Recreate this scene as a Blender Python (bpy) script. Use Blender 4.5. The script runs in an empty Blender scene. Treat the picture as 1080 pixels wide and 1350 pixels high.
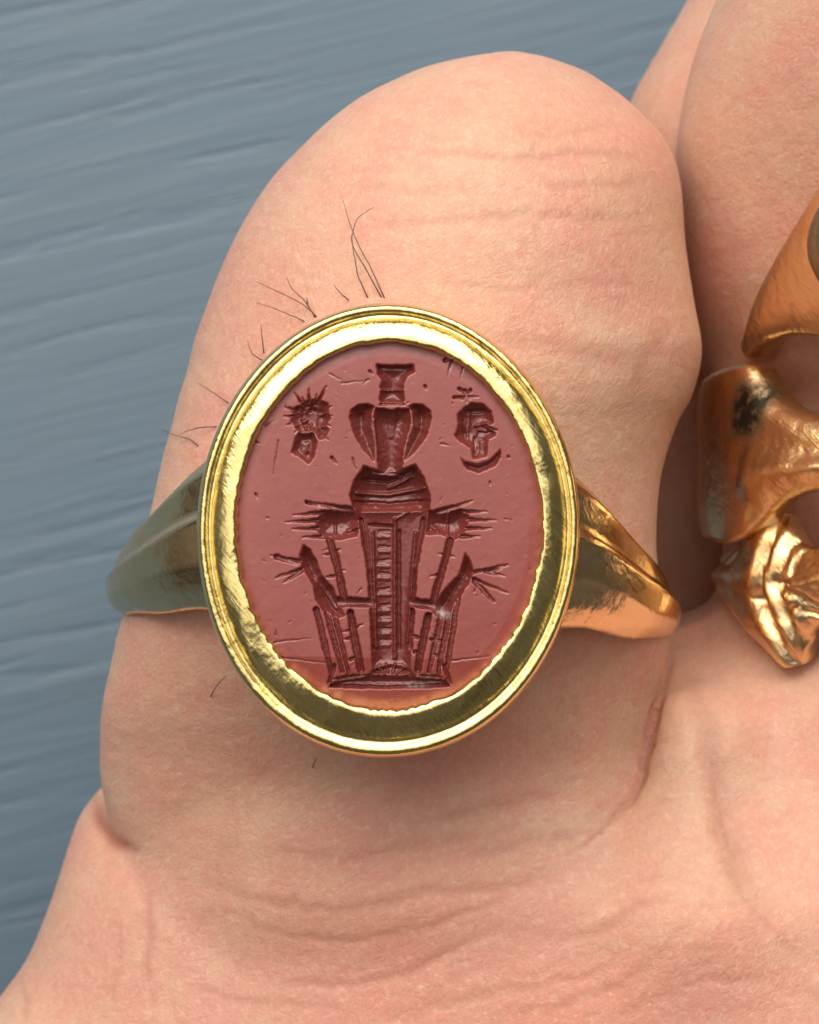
import bpy, math, random
import numpy as np
from mathutils import Vector

# ------------------------------------------------------------------ camera, light, exposure
# one Blender unit is one centimetre; the photograph is about 30 mm wide at the face of the seal
sc = bpy.context.scene
sc.unit_settings.system = 'METRIC'
sc.unit_settings.scale_length = 0.01
D = 12.0                       # camera to gem face
PX = 360.0                     # photograph pixels per centimetre at the gem face

cam_d = bpy.data.cameras.new('camera')
cam = bpy.data.objects.new('camera', cam_d)
sc.collection.objects.link(cam)
cam.location = (0, 0, D)
cam_d.sensor_fit = 'HORIZONTAL'
cam_d.sensor_width = 36
cam_d.lens = 36 * D / 3.0
cam_d.clip_start = 0.5
cam_d.clip_end = 500
cam_d.dof.use_dof = True
cam_d.dof.focus_distance = D + 0.12
cam_d.dof.aperture_fstop = 1.5
sc.camera = cam

world = bpy.data.worlds.new('World')
sc.world = world
world.use_nodes = True
wbg = world.node_tree.nodes['Background']
wbg.inputs[1].default_value = 0.5
# dim noise world, its patches made up to vary the gold's reflections
wt = world.node_tree
wn = wt.nodes.new('ShaderNodeTexNoise')
wn.inputs['Scale'].default_value = 2.6
wn.inputs['Detail'].default_value = 3
wc = wt.nodes.new('ShaderNodeTexCoord')
wt.links.new(wc.outputs['Generated'], wn.inputs['Vector'])
wr = wt.nodes.new('ShaderNodeValToRGB')
wr.color_ramp.elements[0].position = 0.36
wr.color_ramp.elements[0].color = (0.03, 0.03, 0.03, 1)
wr.color_ramp.elements[1].position = 0.68
wr.color_ramp.elements[1].color = (0.34, 0.31, 0.27, 1)
wt.links.new(wn.outputs['Fac'], wr.inputs[0])
wt.links.new(wr.outputs[0], wbg.inputs[0])


def area(name, loc, target, sx, sy, watts, col):
    l = bpy.data.lights.new(name, 'AREA')
    l.shape = 'RECTANGLE'
    l.size, l.size_y, l.energy, l.color = sx, sy, watts, col
    o = bpy.data.objects.new(name, l)
    sc.collection.objects.link(o)
    o.location = loc
    o.rotation_euler = (Vector(target) - Vector(loc)).to_track_quat('-Z', 'Y').to_euler()
    return o


area('window_light', (-6, 34, 30), (0, 0, -1), 80, 30, 43000, (1.0, 0.95, 0.87))
area('overhead_fill', (-4, 10, 46), (0, 0, -1), 94, 34, 12500, (1.0, 0.96, 0.90))  # added overhead lamp without a known source, brightens the bezel's reflections

sc.view_settings.view_transform = 'Standard'
sc.view_settings.look = 'None'
sc.view_settings.exposure = 0.0
sc.view_settings.gamma = 1.0
sc.cycles.use_denoising = True

rng = np.random.default_rng(7)
random.seed(7)


# ------------------------------------------------------------------ helpers
def P(px, py, z=0.0):
    s = (D - z) / D / PX
    return ((px - 540) * s, (675 - py) * s, z)


def to_px(x, y, z):
    s = PX * D / (D - z)
    return 540 + x * s, 675 - y * s


def mesh_obj(name, verts, faces, mat=None, parent=None, smooth=True):
    me = bpy.data.meshes.new(name)
    me.from_pydata([tuple(map(float, v)) for v in verts], [], [tuple(map(int, f)) for f in faces])
    me.update()
    o = bpy.data.objects.new(name, me)
    sc.collection.objects.link(o)
    if mat:
        me.materials.append(mat)
    if smooth:
        me.polygons.foreach_set('use_smooth', [True] * len(me.polygons))
    if parent:
        o.parent = parent
    return o


def fast_mesh(name, V, Q, mat=None, parent=None):
    me = bpy.data.meshes.new(name)
    me.vertices.add(len(V))
    me.vertices.foreach_set('co', np.asarray(V, np.float32).ravel())
    n = len(Q)
    me.loops.add(n * 4)
    me.loops.foreach_set('vertex_index', np.asarray(Q, np.int32).ravel())
    me.polygons.add(n)
    me.polygons.foreach_set('loop_start', np.arange(0, n * 4, 4, dtype=np.int32))
    me.polygons.foreach_set('loop_total', np.full(n, 4, np.int32))
    me.polygons.foreach_set('use_smooth', np.ones(n, bool))
    me.update(calc_edges=True)
    me.validate()
    o = bpy.data.objects.new(name, me)
    sc.collection.objects.link(o)
    if mat:
        me.materials.append(mat)
    if parent:
        o.parent = parent
    return o


def set_attr(o, name, arr):
    a = o.data.attributes.new(name, 'FLOAT', 'POINT')
    a.data.foreach_set('value', np.asarray(arr, np.float32))


def empty(name, loc):
    e = bpy.data.objects.new(name, None)
    sc.collection.objects.link(e)
    e.location = loc
    e.empty_display_size = 0.2
    return e


def adopt(child, parent):
    child.parent = parent
    child.location = Vector(child.location) - Vector(parent.location)


def tag(o, label=None, cat=None, group=None, kind=None):
    for k, v in (('label', label), ('category', cat), ('group', group), ('kind', kind)):
        if v:
            o[k] = v
    return o


def smooth_curve(xs, ys, n=400):
    """monotone cubic resample -> callable"""
    xs = np.asarray(xs, float)
    ys = np.asarray(ys, float)
    h = np.diff(xs)
    dl = np.diff(ys) / h
    m = np.zeros_like(xs)
    m[0], m[-1] = dl[0], dl[-1]
    for i in range(1, len(xs) - 1):
        if dl[i - 1] * dl[i] > 0:
            w1, w2 = 2 * h[i] + h[i - 1], h[i] + 2 * h[i - 1]
            m[i] = (w1 + w2) / (w1 / dl[i - 1] + w2 / dl[i])
    X = np.linspace(xs[0], xs[-1], n)
    i = np.clip(np.searchsorted(xs, X, side='right') - 1, 0, len(xs) - 2)
    t = (X - xs[i]) / h[i]
    Y = ((2 * t**3 - 3 * t**2 + 1) * ys[i] + (t**3 - 2 * t**2 + t) * h[i] * m[i]
         + (-2 * t**3 + 3 * t**2) * ys[i + 1] + (t**3 - t**2) * h[i] * m[i + 1])
    return lambda q: np.interp(q, X, Y)


def vnoise(x, y, seed=0, oct=4):
    """tileless value noise, numpy"""
    out = np.zeros_like(x, dtype=float)
    amp, tot = 1.0, 0.0
    for o in range(oct):
        r = np.random.default_rng(seed * 31 + o).random((257, 257))
        xi, yi = np.floor(x).astype(int), np.floor(y).astype(int)
        fx, fy = x - xi, y - yi
        fx, fy = fx * fx * (3 - 2 * fx), fy * fy * (3 - 2 * fy)
        a = r[xi % 256, yi % 256]; b = r[(xi + 1) % 256, yi % 256]
        c = r[xi % 256, (yi + 1) % 256]; d = r[(xi + 1) % 256, (yi + 1) % 256]
        out += amp * ((a * (1 - fx) + b * fx) * (1 - fy) + (c * (1 - fx) + d * fx) * fy)
        tot += amp
        amp *= 0.5
        x, y = x * 2.03 + 11.3, y * 2.03 + 5.7
    return out / tot - 0.5


# ------------------------------------------------------------------ materials
class NT:
    def __init__(self, name):
        self.m = bpy.data.materials.new(name)
        self.m.use_nodes = True
        self.t = self.m.node_tree
        self.b = self.t.nodes['Principled BSDF']
        self.out = self.t.nodes['Material Output']

    def n(self, typ, **kw):
        nd = self.t.nodes.new(typ)
        for k, v in kw.items():
            if k == 'inp':
                for kk, vv in v.items():
                    if hasattr(vv, 'is_output') or isinstance(vv, bpy.types.NodeSocket):
                        self.t.links.new(vv, nd.inputs[kk])
                    else:
                        nd.inputs[kk].default_value = vv
            else:
                setattr(nd, k, v)
        return nd

    def link(self, a, b):
        self.t.links.new(a, b)

    def ramp(self, fac, stops):
        r = self.n('ShaderNodeValToRGB')
        e = r.color_ramp.elements
        while len(e) < len(stops):
            e.new(0.5)
        for i, (p, c) in enumerate(stops):
            e[i].position = p
            e[i].color = (c, c, c, 1) if not isinstance(c, tuple) else (*c, 1)
        self.link(fac, r.inputs[0])
        return r.outputs[0]

    def mix(self, fac, a, b, blend='MIX'):
        m = self.n('ShaderNodeMix', data_type='RGBA', blend_type=blend)
        for s, v in ((m.inputs[0], fac), (m.inputs[6], a), (m.inputs[7], b)):
            if isinstance(v, bpy.types.NodeSocket):
                self.link(v, s)
            elif isinstance(v, tuple):
                s.default_value = (*v, 1)
            else:
                s.default_value = v
        return m.outputs[2]

    def math(self, op, a, b=0.0, c=0.0):
        m = self.n('ShaderNodeMath', operation=op)
        for s, v in zip(m.inputs, (a, b, c)):
            if isinstance(v, bpy.types.NodeSocket):
                self.link(v, s)
            else:
                s.default_value = v
        return m.outputs[0]

    def mapping(self, scale=(1, 1, 1), rot=(0, 0, 0)):
        tc = self.n('ShaderNodeTexCoord')
        mp = self.n('ShaderNodeMapping')
        mp.inputs['Rotation'].default_value = rot          # turn first, stretch after
        self.link(tc.outputs['Object'], mp.inputs['Vector'])
        m2 = self.n('ShaderNodeMapping')
        m2.inputs['Scale'].default_value = scale
        self.link(mp.outputs[0], m2.inputs['Vector'])
        return m2.outputs[0]

    def noise(self, vec, scale, detail=4, rough=0.55, dist=0.0):
        nd = self.n('ShaderNodeTexNoise', inp={'Scale': scale, 'Detail': detail, 'Roughness': rough, 'Distortion': dist})
        if vec is not None:
            self.link(vec, nd.inputs['Vector'])
        return nd.outputs['Fac']

    def bump(self, h, strength, dist, normal=None):
        b = self.n('ShaderNodeBump', inp={'Strength': strength, 'Distance': dist})
        self.link(h, b.inputs['Height'])
        if normal is not None:
            self.link(normal, b.inputs['Normal'])
        return b.outputs[0]


def wood_mat():
    k = NT('painted_wood')
    v = k.mapping((0.8, 15.0, 1.0), (0, 0, math.radians(-13)))
    v2 = k.mapping((0.45, 22.0, 1.0), (0, 0, math.radians(-13)))
    vi = k.mapping()
    wob = k.noise(k.mapping((0.5, 1.2, 1), (0, 0, math.radians(-13))), 0.9, 2)
    va = k.n('ShaderNodeVectorMath', operation='ADD')
    k.link(v, va.inputs[0])
    sc_ = k.n('ShaderNodeVectorMath', operation='SCALE')
    sc_.inputs['Scale'].default_value = 2.4
    cmb = k.n('ShaderNodeCombineXYZ')
    k.link(wob, cmb.inputs['Y'])
    k.link(cmb.outputs[0], sc_.inputs[0])
    k.link(sc_.outputs[0], va.inputs[1])
    g1 = k.noise(va.outputs[0], 0.55, 5, 0.6, 0.6)
    g2 = k.noise(v2, 1.1, 5, 0.62, 0.35)
    big = k.noise(vi, 0.35, 3)
    pits = k.ramp(g2, [(0.0, 1.0), (0.34, 1.0), (0.42, 0.0), (1.0, 0.0)])
    lines = k.ramp(g1, [(0.34, 0.0), (0.43, 0.55), (0.58, 0.7), (0.72, 1.0)])
    c = k.mix(lines, (0.086, 0.142, 0.200), (0.102, 0.162, 0.220))
    c = k.mix(k.math('MULTIPLY', pits, 0.6), c, (0.070, 0.105, 0.140))
    c = k.mix(k.ramp(big, [(0.35, 0.0), (0.65, 0.35)]), c, (0.148, 0.190, 0.228))
    spk = k.noise(vi, 1.3, 2)
    c = k.mix(k.ramp(spk, [(0.70, 0.0), (0.78, 0.5)]), c, (0.27, 0.27, 0.27))
    k.link(c, k.b.inputs['Base Color'])
    k.b.inputs['Roughness'].default_value = 0.42
    n1 = k.bump(lines, 0.32, 0.03)
    n2 = k.bump(pits, -0.35, 0.02, n1)
    k.link(n2, k.b.inputs['Normal'])
    return k.m


def skin_mat():
    k = NT('skin')
    vi = k.mapping()
    red = k.n('ShaderNodeAttribute', attribute_name='redness').outputs['Fac']
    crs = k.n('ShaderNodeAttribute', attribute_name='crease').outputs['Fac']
    blot = k.noise(vi, 2.3, 4, 0.6)
    mott = k.noise(k.mapping((0.8, 1.5, 1.0)), 6.0, 6, 0.68)
    fine = k.noise(vi, 38.0, 3, 0.6)
    c = k.mix(red, (0.680, 0.460, 0.325), (0.680, 0.300, 0.215))
    c = k.mix(k.ramp(blot, [(0.43, 0.0), (0.60, 0.7)]), c, (0.69, 0.315, 0.250))
    c = k.mix(k.ramp(mott, [(0.40, 0.0), (0.66, 0.45)]), c, (0.66, 0.365, 0.260))
    c = k.mix(k.ramp(fine, [(0.52, 0.0), (0.74, 0.50)]), c, (0.78, 0.55, 0.41))
    c = k.mix(k.ramp(k.noise(vi, 17.0, 4, 0.65), [(0.44, 0.0), (0.70, 0.35)]), c, (0.62, 0.29, 0.20))
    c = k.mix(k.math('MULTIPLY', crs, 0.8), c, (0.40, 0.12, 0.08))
    k.link(c, k.b.inputs['Base Color'])
    k.b.inputs['Roughness'].default_value = 0.50
    k.b.inputs['Specular IOR Level'].default_value = 0.40
    k.b.subsurface_method = 'RANDOM_WALK'
    k.b.inputs['Subsurface Weight'].default_value = 0.75
    k.b.inputs['Subsurface Radius'].default_value = (1.0, 0.36, 0.2)
    k.b.inputs['Subsurface Scale'].default_value = 0.07
    # fine relief: glyphic lines that cross, then pores
    vor = k.n('ShaderNodeTexVoronoi', feature='DISTANCE_TO_EDGE', inp={'Scale': 42.0})
    k.link(k.mapping((1.0, 0.62, 0.8), (0, 0, math.radians(28))), vor.inputs['Vector'])
    cell = k.ramp(vor.outputs['Distance'], [(0.0, 0.0), (0.16, 0.8), (0.5, 1.0)])
    hz = k.noise(k.mapping((1.0, 7.0, 1.0), (0, 0, math.radians(-9))), 3.6, 4, 0.6, 0.4)
    n1 = k.bump(cell, 0.22, 0.005)
    n2 = k.bump(k.noise(vi, 75.0, 3, 0.6), 0.30, 0.006, n1)
    net = None
    for rot in (24, -31, 80):
        ln = k.ramp(k.noise(k.mapping((1.6, 9.0, 2.0), (0, 0, math.radians(rot))), 5.5, 2, 0.5, 0.3), [(0.455, 1.0), (0.495, 0.0), (0.535, 1.0)])
        net = ln if net is None else k.math('MULTIPLY', net, ln)
    n2 = k.bump(net, 0.22, 0.006, n2)
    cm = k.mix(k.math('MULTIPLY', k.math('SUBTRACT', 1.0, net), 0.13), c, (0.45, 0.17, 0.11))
    k.link(cm, k.b.inputs['Base Color'])
    n3 = k.bump(hz, 0.12, 0.014, n2)
    k.link(n3, k.b.inputs['Normal'])
    rr = k.ramp(fine, [(0.3, 0.56), (0.7, 0.40)])
    k.link(rr, k.b.inputs['Roughness'])
    return k.m


def gold_mat(name, base, rough, hammer=0.0, scratch=0.25, tarnish=None, tarn_cov=0.0, scale=1.0):
    k = NT(name)
    vi = k.mapping()
    k.b.inputs['Metallic'].default_value = 1.0
    n1 = k.noise(vi, 9.0 * scale, 3, 0.5)
    n2 = k.noise(k.mapping((1.0, 9.0, 1.0), (0.3, 0.2, 0.9)), 14.0 * scale, 4, 0.6)
    n3 = k.noise(vi, 70.0, 2, 0.5)
    c = k.mix(k.ramp(n1, [(0.35, 0.0), (0.7, 0.6)]), base, tuple(min(1, b * f) for b, f in zip(base, (0.94, 0.84, 0.68))))
    if tarnish:
        tf = k.n('ShaderNodeAttribute', attribute_name='tarnish').outputs['Fac']
        tn = k.math('MULTIPLY', tf, k.ramp(k.noise(vi, 22.0, 4, 0.65), [(0.26, 0.35), (0.50, 1.0)]))
        c = k.mix(tn, c, tarnish)
        rr = k.math('ADD', k.math('MULTIPLY', tn, 0.30), rough)
        k.link(rr, k.b.inputs['Roughness'])
    else:
        k.link(k.ramp(n2, [(0.3, rough * 0.75), (0.7, rough * 1.45)]), k.b.inputs['Roughness'])
    k.link(c, k.b.inputs['Base Color'])
    a = k.bump(n1, 0.5 * hammer, 0.06)
    b = k.bump(n2, scratch, 0.012, a)
    d = k.bump(n3, 0.10, 0.004, b)
    k.link(d, k.b.inputs['Normal'])
    return k.m


def stone_mat():
    k = NT('red_jasper')
    vi = k.mapping()
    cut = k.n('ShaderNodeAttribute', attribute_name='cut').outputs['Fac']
    chip = k.n('ShaderNodeAttribute', attribute_name='residue').outputs['Fac']
    m = k.noise(vi, 4.0, 4, 0.6)
    f = k.noise(vi, 46.0, 4, 0.65)
    c = k.mix(k.ramp(m, [(0.3, 0.0), (0.7, 1.0)]), (0.245, 0.043, 0.034), (0.285, 0.061, 0.049))
    c = k.mix(k.ramp(f, [(0.60, 0.0), (0.80, 0.35)]), c, (0.42, 0.22, 0.19))
    c = k.mix(k.ramp(k.noise(vi, 17.0, 5, 0.7), [(0.26, 0.55), (0.36, 0.0)]), c, (0.10, 0.035, 0.03))
    c = k.mix(k.math('MULTIPLY', cut, 0.8), c, (0.128, 0.021, 0.018))  # engraved recesses painted a darker red, shade put into the colour
    c = k.mix(chip, c, (0.42, 0.38, 0.35))
    k.link(c, k.b.inputs['Base Color'])
    # the face is finely abraded and scatters the window; the cut device keeps its gloss
    k.link(k.math('SUBTRACT', 0.36, k.math('MULTIPLY', cut, 0.10)), k.b.inputs['Roughness'])
    k.b.inputs['IOR'].default_value = 1.6
    k.link(k.math('SUBTRACT', 0.62, k.math('MULTIPLY', cut, 0.22)), k.b.inputs['Specular IOR Level'])
    n1 = k.bump(k.noise(vi, 30.0, 4, 0.65), 0.09, 0.008)
    k.link(n1, k.b.inputs['Normal'])
    return k.m


M_WOOD = wood_mat()
M_SKIN = skin_mat()
M_GOLD = gold_mat('yellow_gold', (0.95, 0.77, 0.33), 0.19, hammer=0.28, scratch=0.16)
M_SHANK = gold_mat('worn_gold', (0.91, 0.68, 0.40), 0.18, hammer=0.22, scratch=0.05)
M_ROSE = gold_mat('orange_gold', (0.88, 0.62, 0.34), 0.28, hammer=0.5, scratch=0.28, tarnish=(0.055, 0.048, 0.032))
M_STONE = stone_mat()
kd = NT('dark_hair')
kd.b.inputs['Base Color'].default_value = (0.11, 0.060, 0.040, 1)
kd.b.inputs['Roughness'].default_value = 0.45
M_HAIR = kd.m
kg = NT('green_stone')
kg.b.inputs['Roughness'].default_value = 0.2
gv = kg.mapping()
kg.link(kg.mix(kg.ramp(kg.noise(gv, 9.0, 5, 0.6), [(0.35, 0.0), (0.65, 1.0)]), (0.10, 0.12, 0.06), (0.22, 0.24, 0.13)), kg.b.inputs['Base Color'])
M_GREEN = kg.m

# ------------------------------------------------------------------ setting: painted board under the hand
TZ = -5.2
nx, ny = 90, 140
gx = np.linspace(-30, 30, nx)
gy = np.linspace(-30, 30, ny)
X, Y = np.meshgrid(gx, gy, indexing='ij')
ang = math.radians(11)
along, across = X * math.cos(ang) + Y * math.sin(ang), -X * math.sin(ang) + Y * math.cos(ang)
Z = TZ + 0.012 * vnoise(along * 0.15 + 50, across * 2.2 + 50, 3, 3)
idx = np.arange(nx * ny).reshape(nx, ny)
Vt = np.stack([X.ravel(), Y.ravel(), Z.ravel()], 1)
Q = np.stack([idx[:-1, :-1], idx[1:, :-1], idx[1:, 1:], idx[:-1, 1:]], -1).reshape(-1, 4)
# sides and underside, so the board is solid
base = len(Vt)
ring = np.concatenate([idx[:, 0], idx[-1, 1:], idx[-2::-1, -1], idx[0, -2:0:-1]])
low = Vt[ring].copy()
low[:, 2] = TZ - 2.0
Vt = np.concatenate([Vt, low, [[0, 0, TZ - 2.0]]])
nr = len(ring)
side = np.stack([ring, base + np.arange(nr), base + (np.arange(nr) + 1) % nr, np.roll(ring, -1)], 1)
board = fast_mesh('tabletop', Vt, np.concatenate([Q, side]), M_WOOD)
tag(board, 'blue grey painted wooden board with raised grain under the hand', 'tabletop', kind='structure')

# ------------------------------------------------------------------ the hand: one implicit surface, polygonised
SC = lambda z: (D - z) / D / PX


class Tube:
    """rounded body along y: rows of (py, left px, right px, top z); seen edges sit at depth cz"""

    def __init__(self, rows, zbot, n=2.0, cz0=-1.2, fixed_cx=None):
        rows = np.array(rows, float)
        s = SC(cz0)
        y = (675 - rows[:, 0]) * s
        o = np.argsort(y)
        y = y[o]
        l = (rows[o, 1] - 540) * s
        if fixed_cx is None:
            r = (rows[o, 2] - 540) * s
            cx, w = (l + r) / 2, (r - l) / 2
        else:
            cx, w = np.full_like(l, fixed_cx), fixed_cx - l
        zt = rows[o, 3]
        self.cx, self.w = smooth_curve(y, cx), smooth_curve(y, np.maximum(w, 0.015))
        self.zt = smooth_curve(y, zt)
        self.zb, self.n, self.y0, self.y1 = zbot, n, y[0], y[-1]

    def __call__(self, x, y, z):
        zt = self.zt(y)
        cz, hz = (zt + self.zb) / 2, (zt - self.zb) / 2
        w = self.w(y)
        n = self.n
        a, b = np.abs((x - self.cx(y)) / w) + 1e-6, np.abs((z - cz) / hz) + 1e-6
        rho = (a**n + b**n) ** (1.0 / n)
        f = (rho - 1) / (rho ** (1 - n) * np.sqrt((a ** (n - 1) / w)**2 + (b ** (n - 1) / hz)**2))
        return np.maximum(f, np.maximum(y - self.y1, self.y0 - y))


def capsule(a, b, ra, rb=None):
    a, b = np.array(a), np.array(b)
    rb = ra if rb is None else rb
    ab = b - a
    L = ab @ ab

    def f(x, y, z):
        t = np.clip(((x - a[0]) * ab[0] + (y - a[1]) * ab[1] + (z - a[2]) * ab[2]) / L, 0, 1)
        return np.sqrt((x - a[0] - t * ab[0])**2 + (y - a[1] - t * ab[1])**2 + (z - a[2] - t * ab[2])**2) - (ra + (rb - ra) * t)
    return f


def ellipsoid(c, r):
    def f(x, y, z):
        return (np.sqrt(((x - c[0]) / r[0])**2 + ((y - c[1]) / r[1])**2 + ((z - c[2]) / r[2])**2) - 1) * min(r)
    return f


def smin(a, b, k):
    h = np.maximum(k - np.abs(a - b), 0) / k
    return np.minimum(a, b) - h * h * k * 0.25


little = Tube([
    (69, 628, 728, -1.20), (72, 608, 742, -1.13), (77, 586, 757, -1.07), (86, 553, 779, -1.00), (102, 522, 803, -0.90), (125, 480, 833, -0.80),
    (150, 446, 857, -0.72), (185, 407, 884, -0.63), (235, 356, 900, -0.54), (330, 300, 906, -0.44), (400, 272, 917, -0.40),
    (470, 250, 926, -0.37), (520, 236, 914, -0.36), (560, 226, 893, -0.36), (620, 210, 874, -0.36), (700, 192, 866, -0.36),
    (760, 176, 870, -0.36), (800, 165, 880, -0.37), (850, 150, 884, -0.43), (930, 131, 868, -0.58), (1000, 125, 850, -0.72),
    (1050, 127, 828, -0.79), (1100, 140, 800, -0.84), (1160, 175, 750, -0.93), (1220, 230, 680, -1.10), (1300, 290, 610, -1.50), (1360, 330, 570, -1.85)], -2.15)
ringf = Tube([
    (-160, 1010, 0, -0.22), (0, 944, 0, -0.32), (60, 920, 0, -0.38), (130, 902, 0, -0.47), (200, 894, 0, -0.58), (300, 893, 0, -0.76),
    (380, 901, 0, -0.92), (430, 914, 0, -1.05), (480, 934, 0, -1.18), (540, 956, 0, -1.28), (620, 966, 0, -1.28), (760, 962, 0, -1.15),
    (850, 940, 0, -0.92), (950, 915, 0, -0.74), (1050, 900, 0, -0.69), (1200, 910, 0, -0.73), (1350, 990, 0, -0.85), (1450, 1150, 0, -1.1)],
    -2.8, n=2.0, cz0=-1.65, fixed_cx=2.42)
palm = Tube([
    (860, 700, 1150, -1.9), (900, 600, 1400, -1.48), (950, 420, 1600, -1.38), (1000, 240, 1800, -1.20), (1030, 150, 1850, -1.08), (1060, 111, 1880, -0.97),
    (1100, 87, 1900, -0.85), (1180, 64, 1900, -0.68), (1240, 42, 1900, -0.65), (1290, 20, 1900, -0.63), (1340, -4, 1900, -0.62),
    (1420, -45, 1900, -0.62), (1600, -90, 1900, -0.66), (1900, -60, 1850, -0.85), (2300, 150, 1700, -1.2)], -3.0, n=2.5, cz0=-1.5)
heel = ellipsoid(P(105, 1500, -1.75), (0.55, 0.72, 0.8))
web = capsule(P(926, 985, -1.20), P(908, 1230, -0.98), 0.23, 0.30)
back_finger = capsule(P(1034, 218, -2.45), P(1290, -222, -2.45), 0.737)
mid_bone = capsule(P(620, 340, -1.25), P(560, 480, -3.2), 0.72, 0.66)
ring_bone = capsule((2.42, 1.7, -1.75), (2.3, 1.2, -3.6), 0.85, 0.7)
web_root = capsule(P(900, 905, -2.15), P(926, 1010, -1.24), 0.28, 0.23)
between = capsule(P(880, 560, -3.4), P(880, 980, -3.4), 0.80)
wrist = capsule((1.6, -4.4, -2.0), (2.0, -12, -3.6), 1.7, 1.5)


def hand_sdf(x, y, z):
    px, py = to_px(x, y, z)
    p = smin(palm(x, y, z), wrist(x, y, z), 1.2)
    p = smin(p, heel(x, y, z), 0.10)
    p = smin(p, smin(web(x, y, z), web_root(x, y, z), 0.2), 0.26)
    p = smin(p, ringf(x, y, z), 0.26)
    p = smin(p, between(x, y, z), 0.12)
    f = smin(little(x, y, z), mid_bone(x, y, z), 0.2)
    # the finger runs smoothly into the palm in the middle and folds sharply at either side
    k = 0.62 - 0.58 * np.clip((px - 770) / 100, 0, 1) - 0.54 * np.clip((330 - px) / 170, 0, 1)
    h = smin(p, f, np.maximum(k, 0.045))
    h = smin(h, smin(back_finger(x, y, z), ring_bone(x, y, z), 0.2), 0.045)
    return h


def axis(lo, a, b, hi, h, g=1.16):
    mid = np.arange(a, b + h / 2, h)
    out, s, v = [], h, mid[-1]
    while v < hi:
        s *= g
        v += s
        out.append(v)
    inn, s, v = [], h, a
    while v > lo:
        s *= g
        v -= s
        inn.append(v)
    return np.array(inn[::-1] + list(mid) + out)


H = 0.021
xs = axis(-2.2, -1.75, 1.95, 6.2, H)
ys = axis(-11.5, -2.35, 2.2, 3.6, H)
zs = axis(-4.9, -1.75, -0.05, 0.2, H)
F = np.empty((len(xs), len(ys), len(zs)), np.float32)
for kz, zv in enumerate(zs):
    xx, yy = np.meshgrid(xs, ys, indexing='ij')
    F[:, :, kz] = hand_sdf(xx, yy, np.full_like(xx, zv))
F[0], F[-1], F[:, 0], F[:, -1] = 1, 1, 1, 1
F[:, :, 0], F[:, :, -1] = 1, 1
S = F < 0
act = np.zeros(tuple(n - 1 for n in F.shape), bool)
cnt = np.zeros(act.shape, np.int8)
for a in (0, 1):
    for b in (0, 1):
        for c in (0, 1):
            cnt += S[a:S.shape[0] - 1 + a, b:S.shape[1] - 1 + b, c:S.shape[2] - 1 + c]
act = (cnt > 0) & (cnt < 8)
ci = np.argwhere(act)
vid = np.full(act.shape, -1, np.int64)
vid[act] = np.arange(len(ci))
corner = {}
for a in (0, 1):
    for b in (0, 1):
        for c in (0, 1):
            q = ci + (a, b, c)
            corner[a, b, c] = (np.stack([xs[q[:, 0]], ys[q[:, 1]], zs[q[:, 2]]], 1), F[q[:, 0], q[:, 1], q[:, 2]])
acc, num = np.zeros((len(ci), 3)), np.zeros(len(ci))
for k0 in corner:
    for ax in range(3):
        if k0[ax] == 0:
            k1 = tuple(1 if i == ax else k0[i] for i in range(3))
            (p0, f0), (p1, f1) = corner[k0], corner[k1]
            s = (f0 < 0) != (f1 < 0)
            t = np.where(s, f0 / np.where(s, f0 - f1, 1), 0)
            acc += np.where(s[:, None], p0 + t[:, None] * (p1 - p0), 0)
            num += s
V = acc / num[:, None]
quads = []
for ax in range(3):
    lo = [slice(None)] * 3; hi = [slice(None)] * 3
    lo[ax] = slice(0, -1); hi[ax] = slice(1, None)
    A, B = S[tuple(lo)], S[tuple(hi)]
    e = np.argwhere(A != B)
    o1, o2 = [i for i in range(3) if i != ax]
    ok = (e[:, o1] > 0) & (e[:, o2] > 0) & (e[:, o1] < act.shape[o1]) & (e[:, o2] < act.shape[o2])
    e = e[ok]
    flip = A[tuple(e.T)]
    cs = []
    for d1, d2 in ((-1, -1), (0, -1), (0, 0), (-1, 0)):
        q = e.copy()
        q[:, o1] += d1
        q[:, o2] += d2
        cs.append(vid[tuple(q.T)])
    q = np.stack(cs, 1)
    if ax == 1:
        flip = ~flip
    q[~flip] = q[~flip][:, ::-1]
    quads.append(q)
Qh = np.concatenate(quads)
Qh = Qh[(Qh >= 0).all(1)]


def grad(V):
    e = 0.004
    x, y, z = V.T
    g = np.stack([hand_sdf(x + e, y, z) - hand_sdf(x - e, y, z), hand_sdf(x, y + e, z) - hand_sdf(x, y - e, z),
                  hand_sdf(x, y, z + e) - hand_sdf(x, y, z - e)], 1) / (2 * e)
    return g


inner = ((ci > 1) & (ci < np.array(act.shape) - 2)).all(1)
for it in range(2):
    g = grad(V)
    d = hand_sdf(*V.T)
    st = (d / np.maximum((g * g).sum(1), 0.05))[:, None] * g
    ln = np.linalg.norm(st, axis=1, keepdims=True)
    st *= np.minimum(1, 0.02 / np.maximum(ln, 1e-9))
    V = V - st * inner[:, None]

tmp = fast_mesh('hand_draft', V, Qh)
md = tmp.modifiers.new('s', 'SUBSURF')
md.levels = md.render_levels = 1
dg = bpy.context.evaluated_depsgraph_get()
me = bpy.data.meshes.new_from_object(tmp.evaluated_get(dg))
bpy.data.objects.remove(tmp)
nv = len(me.vertices)
co = np.empty(nv * 3, np.float32)
me.vertices.foreach_get('co', co)
co = co.reshape(-1, 3).astype(float)
no = np.empty(nv * 3, np.float32)
me.vertices.foreach_get('normal', no)
no = no.reshape(-1, 3).astype(float)
vpx, vpy = to_px(*co.T)
top = np.clip(no[:, 2] * 2.0, 0, 1) * (co[:, 2] > -1.9)

disp = np.zeros(nv)
crease = np.zeros(nv)


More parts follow.
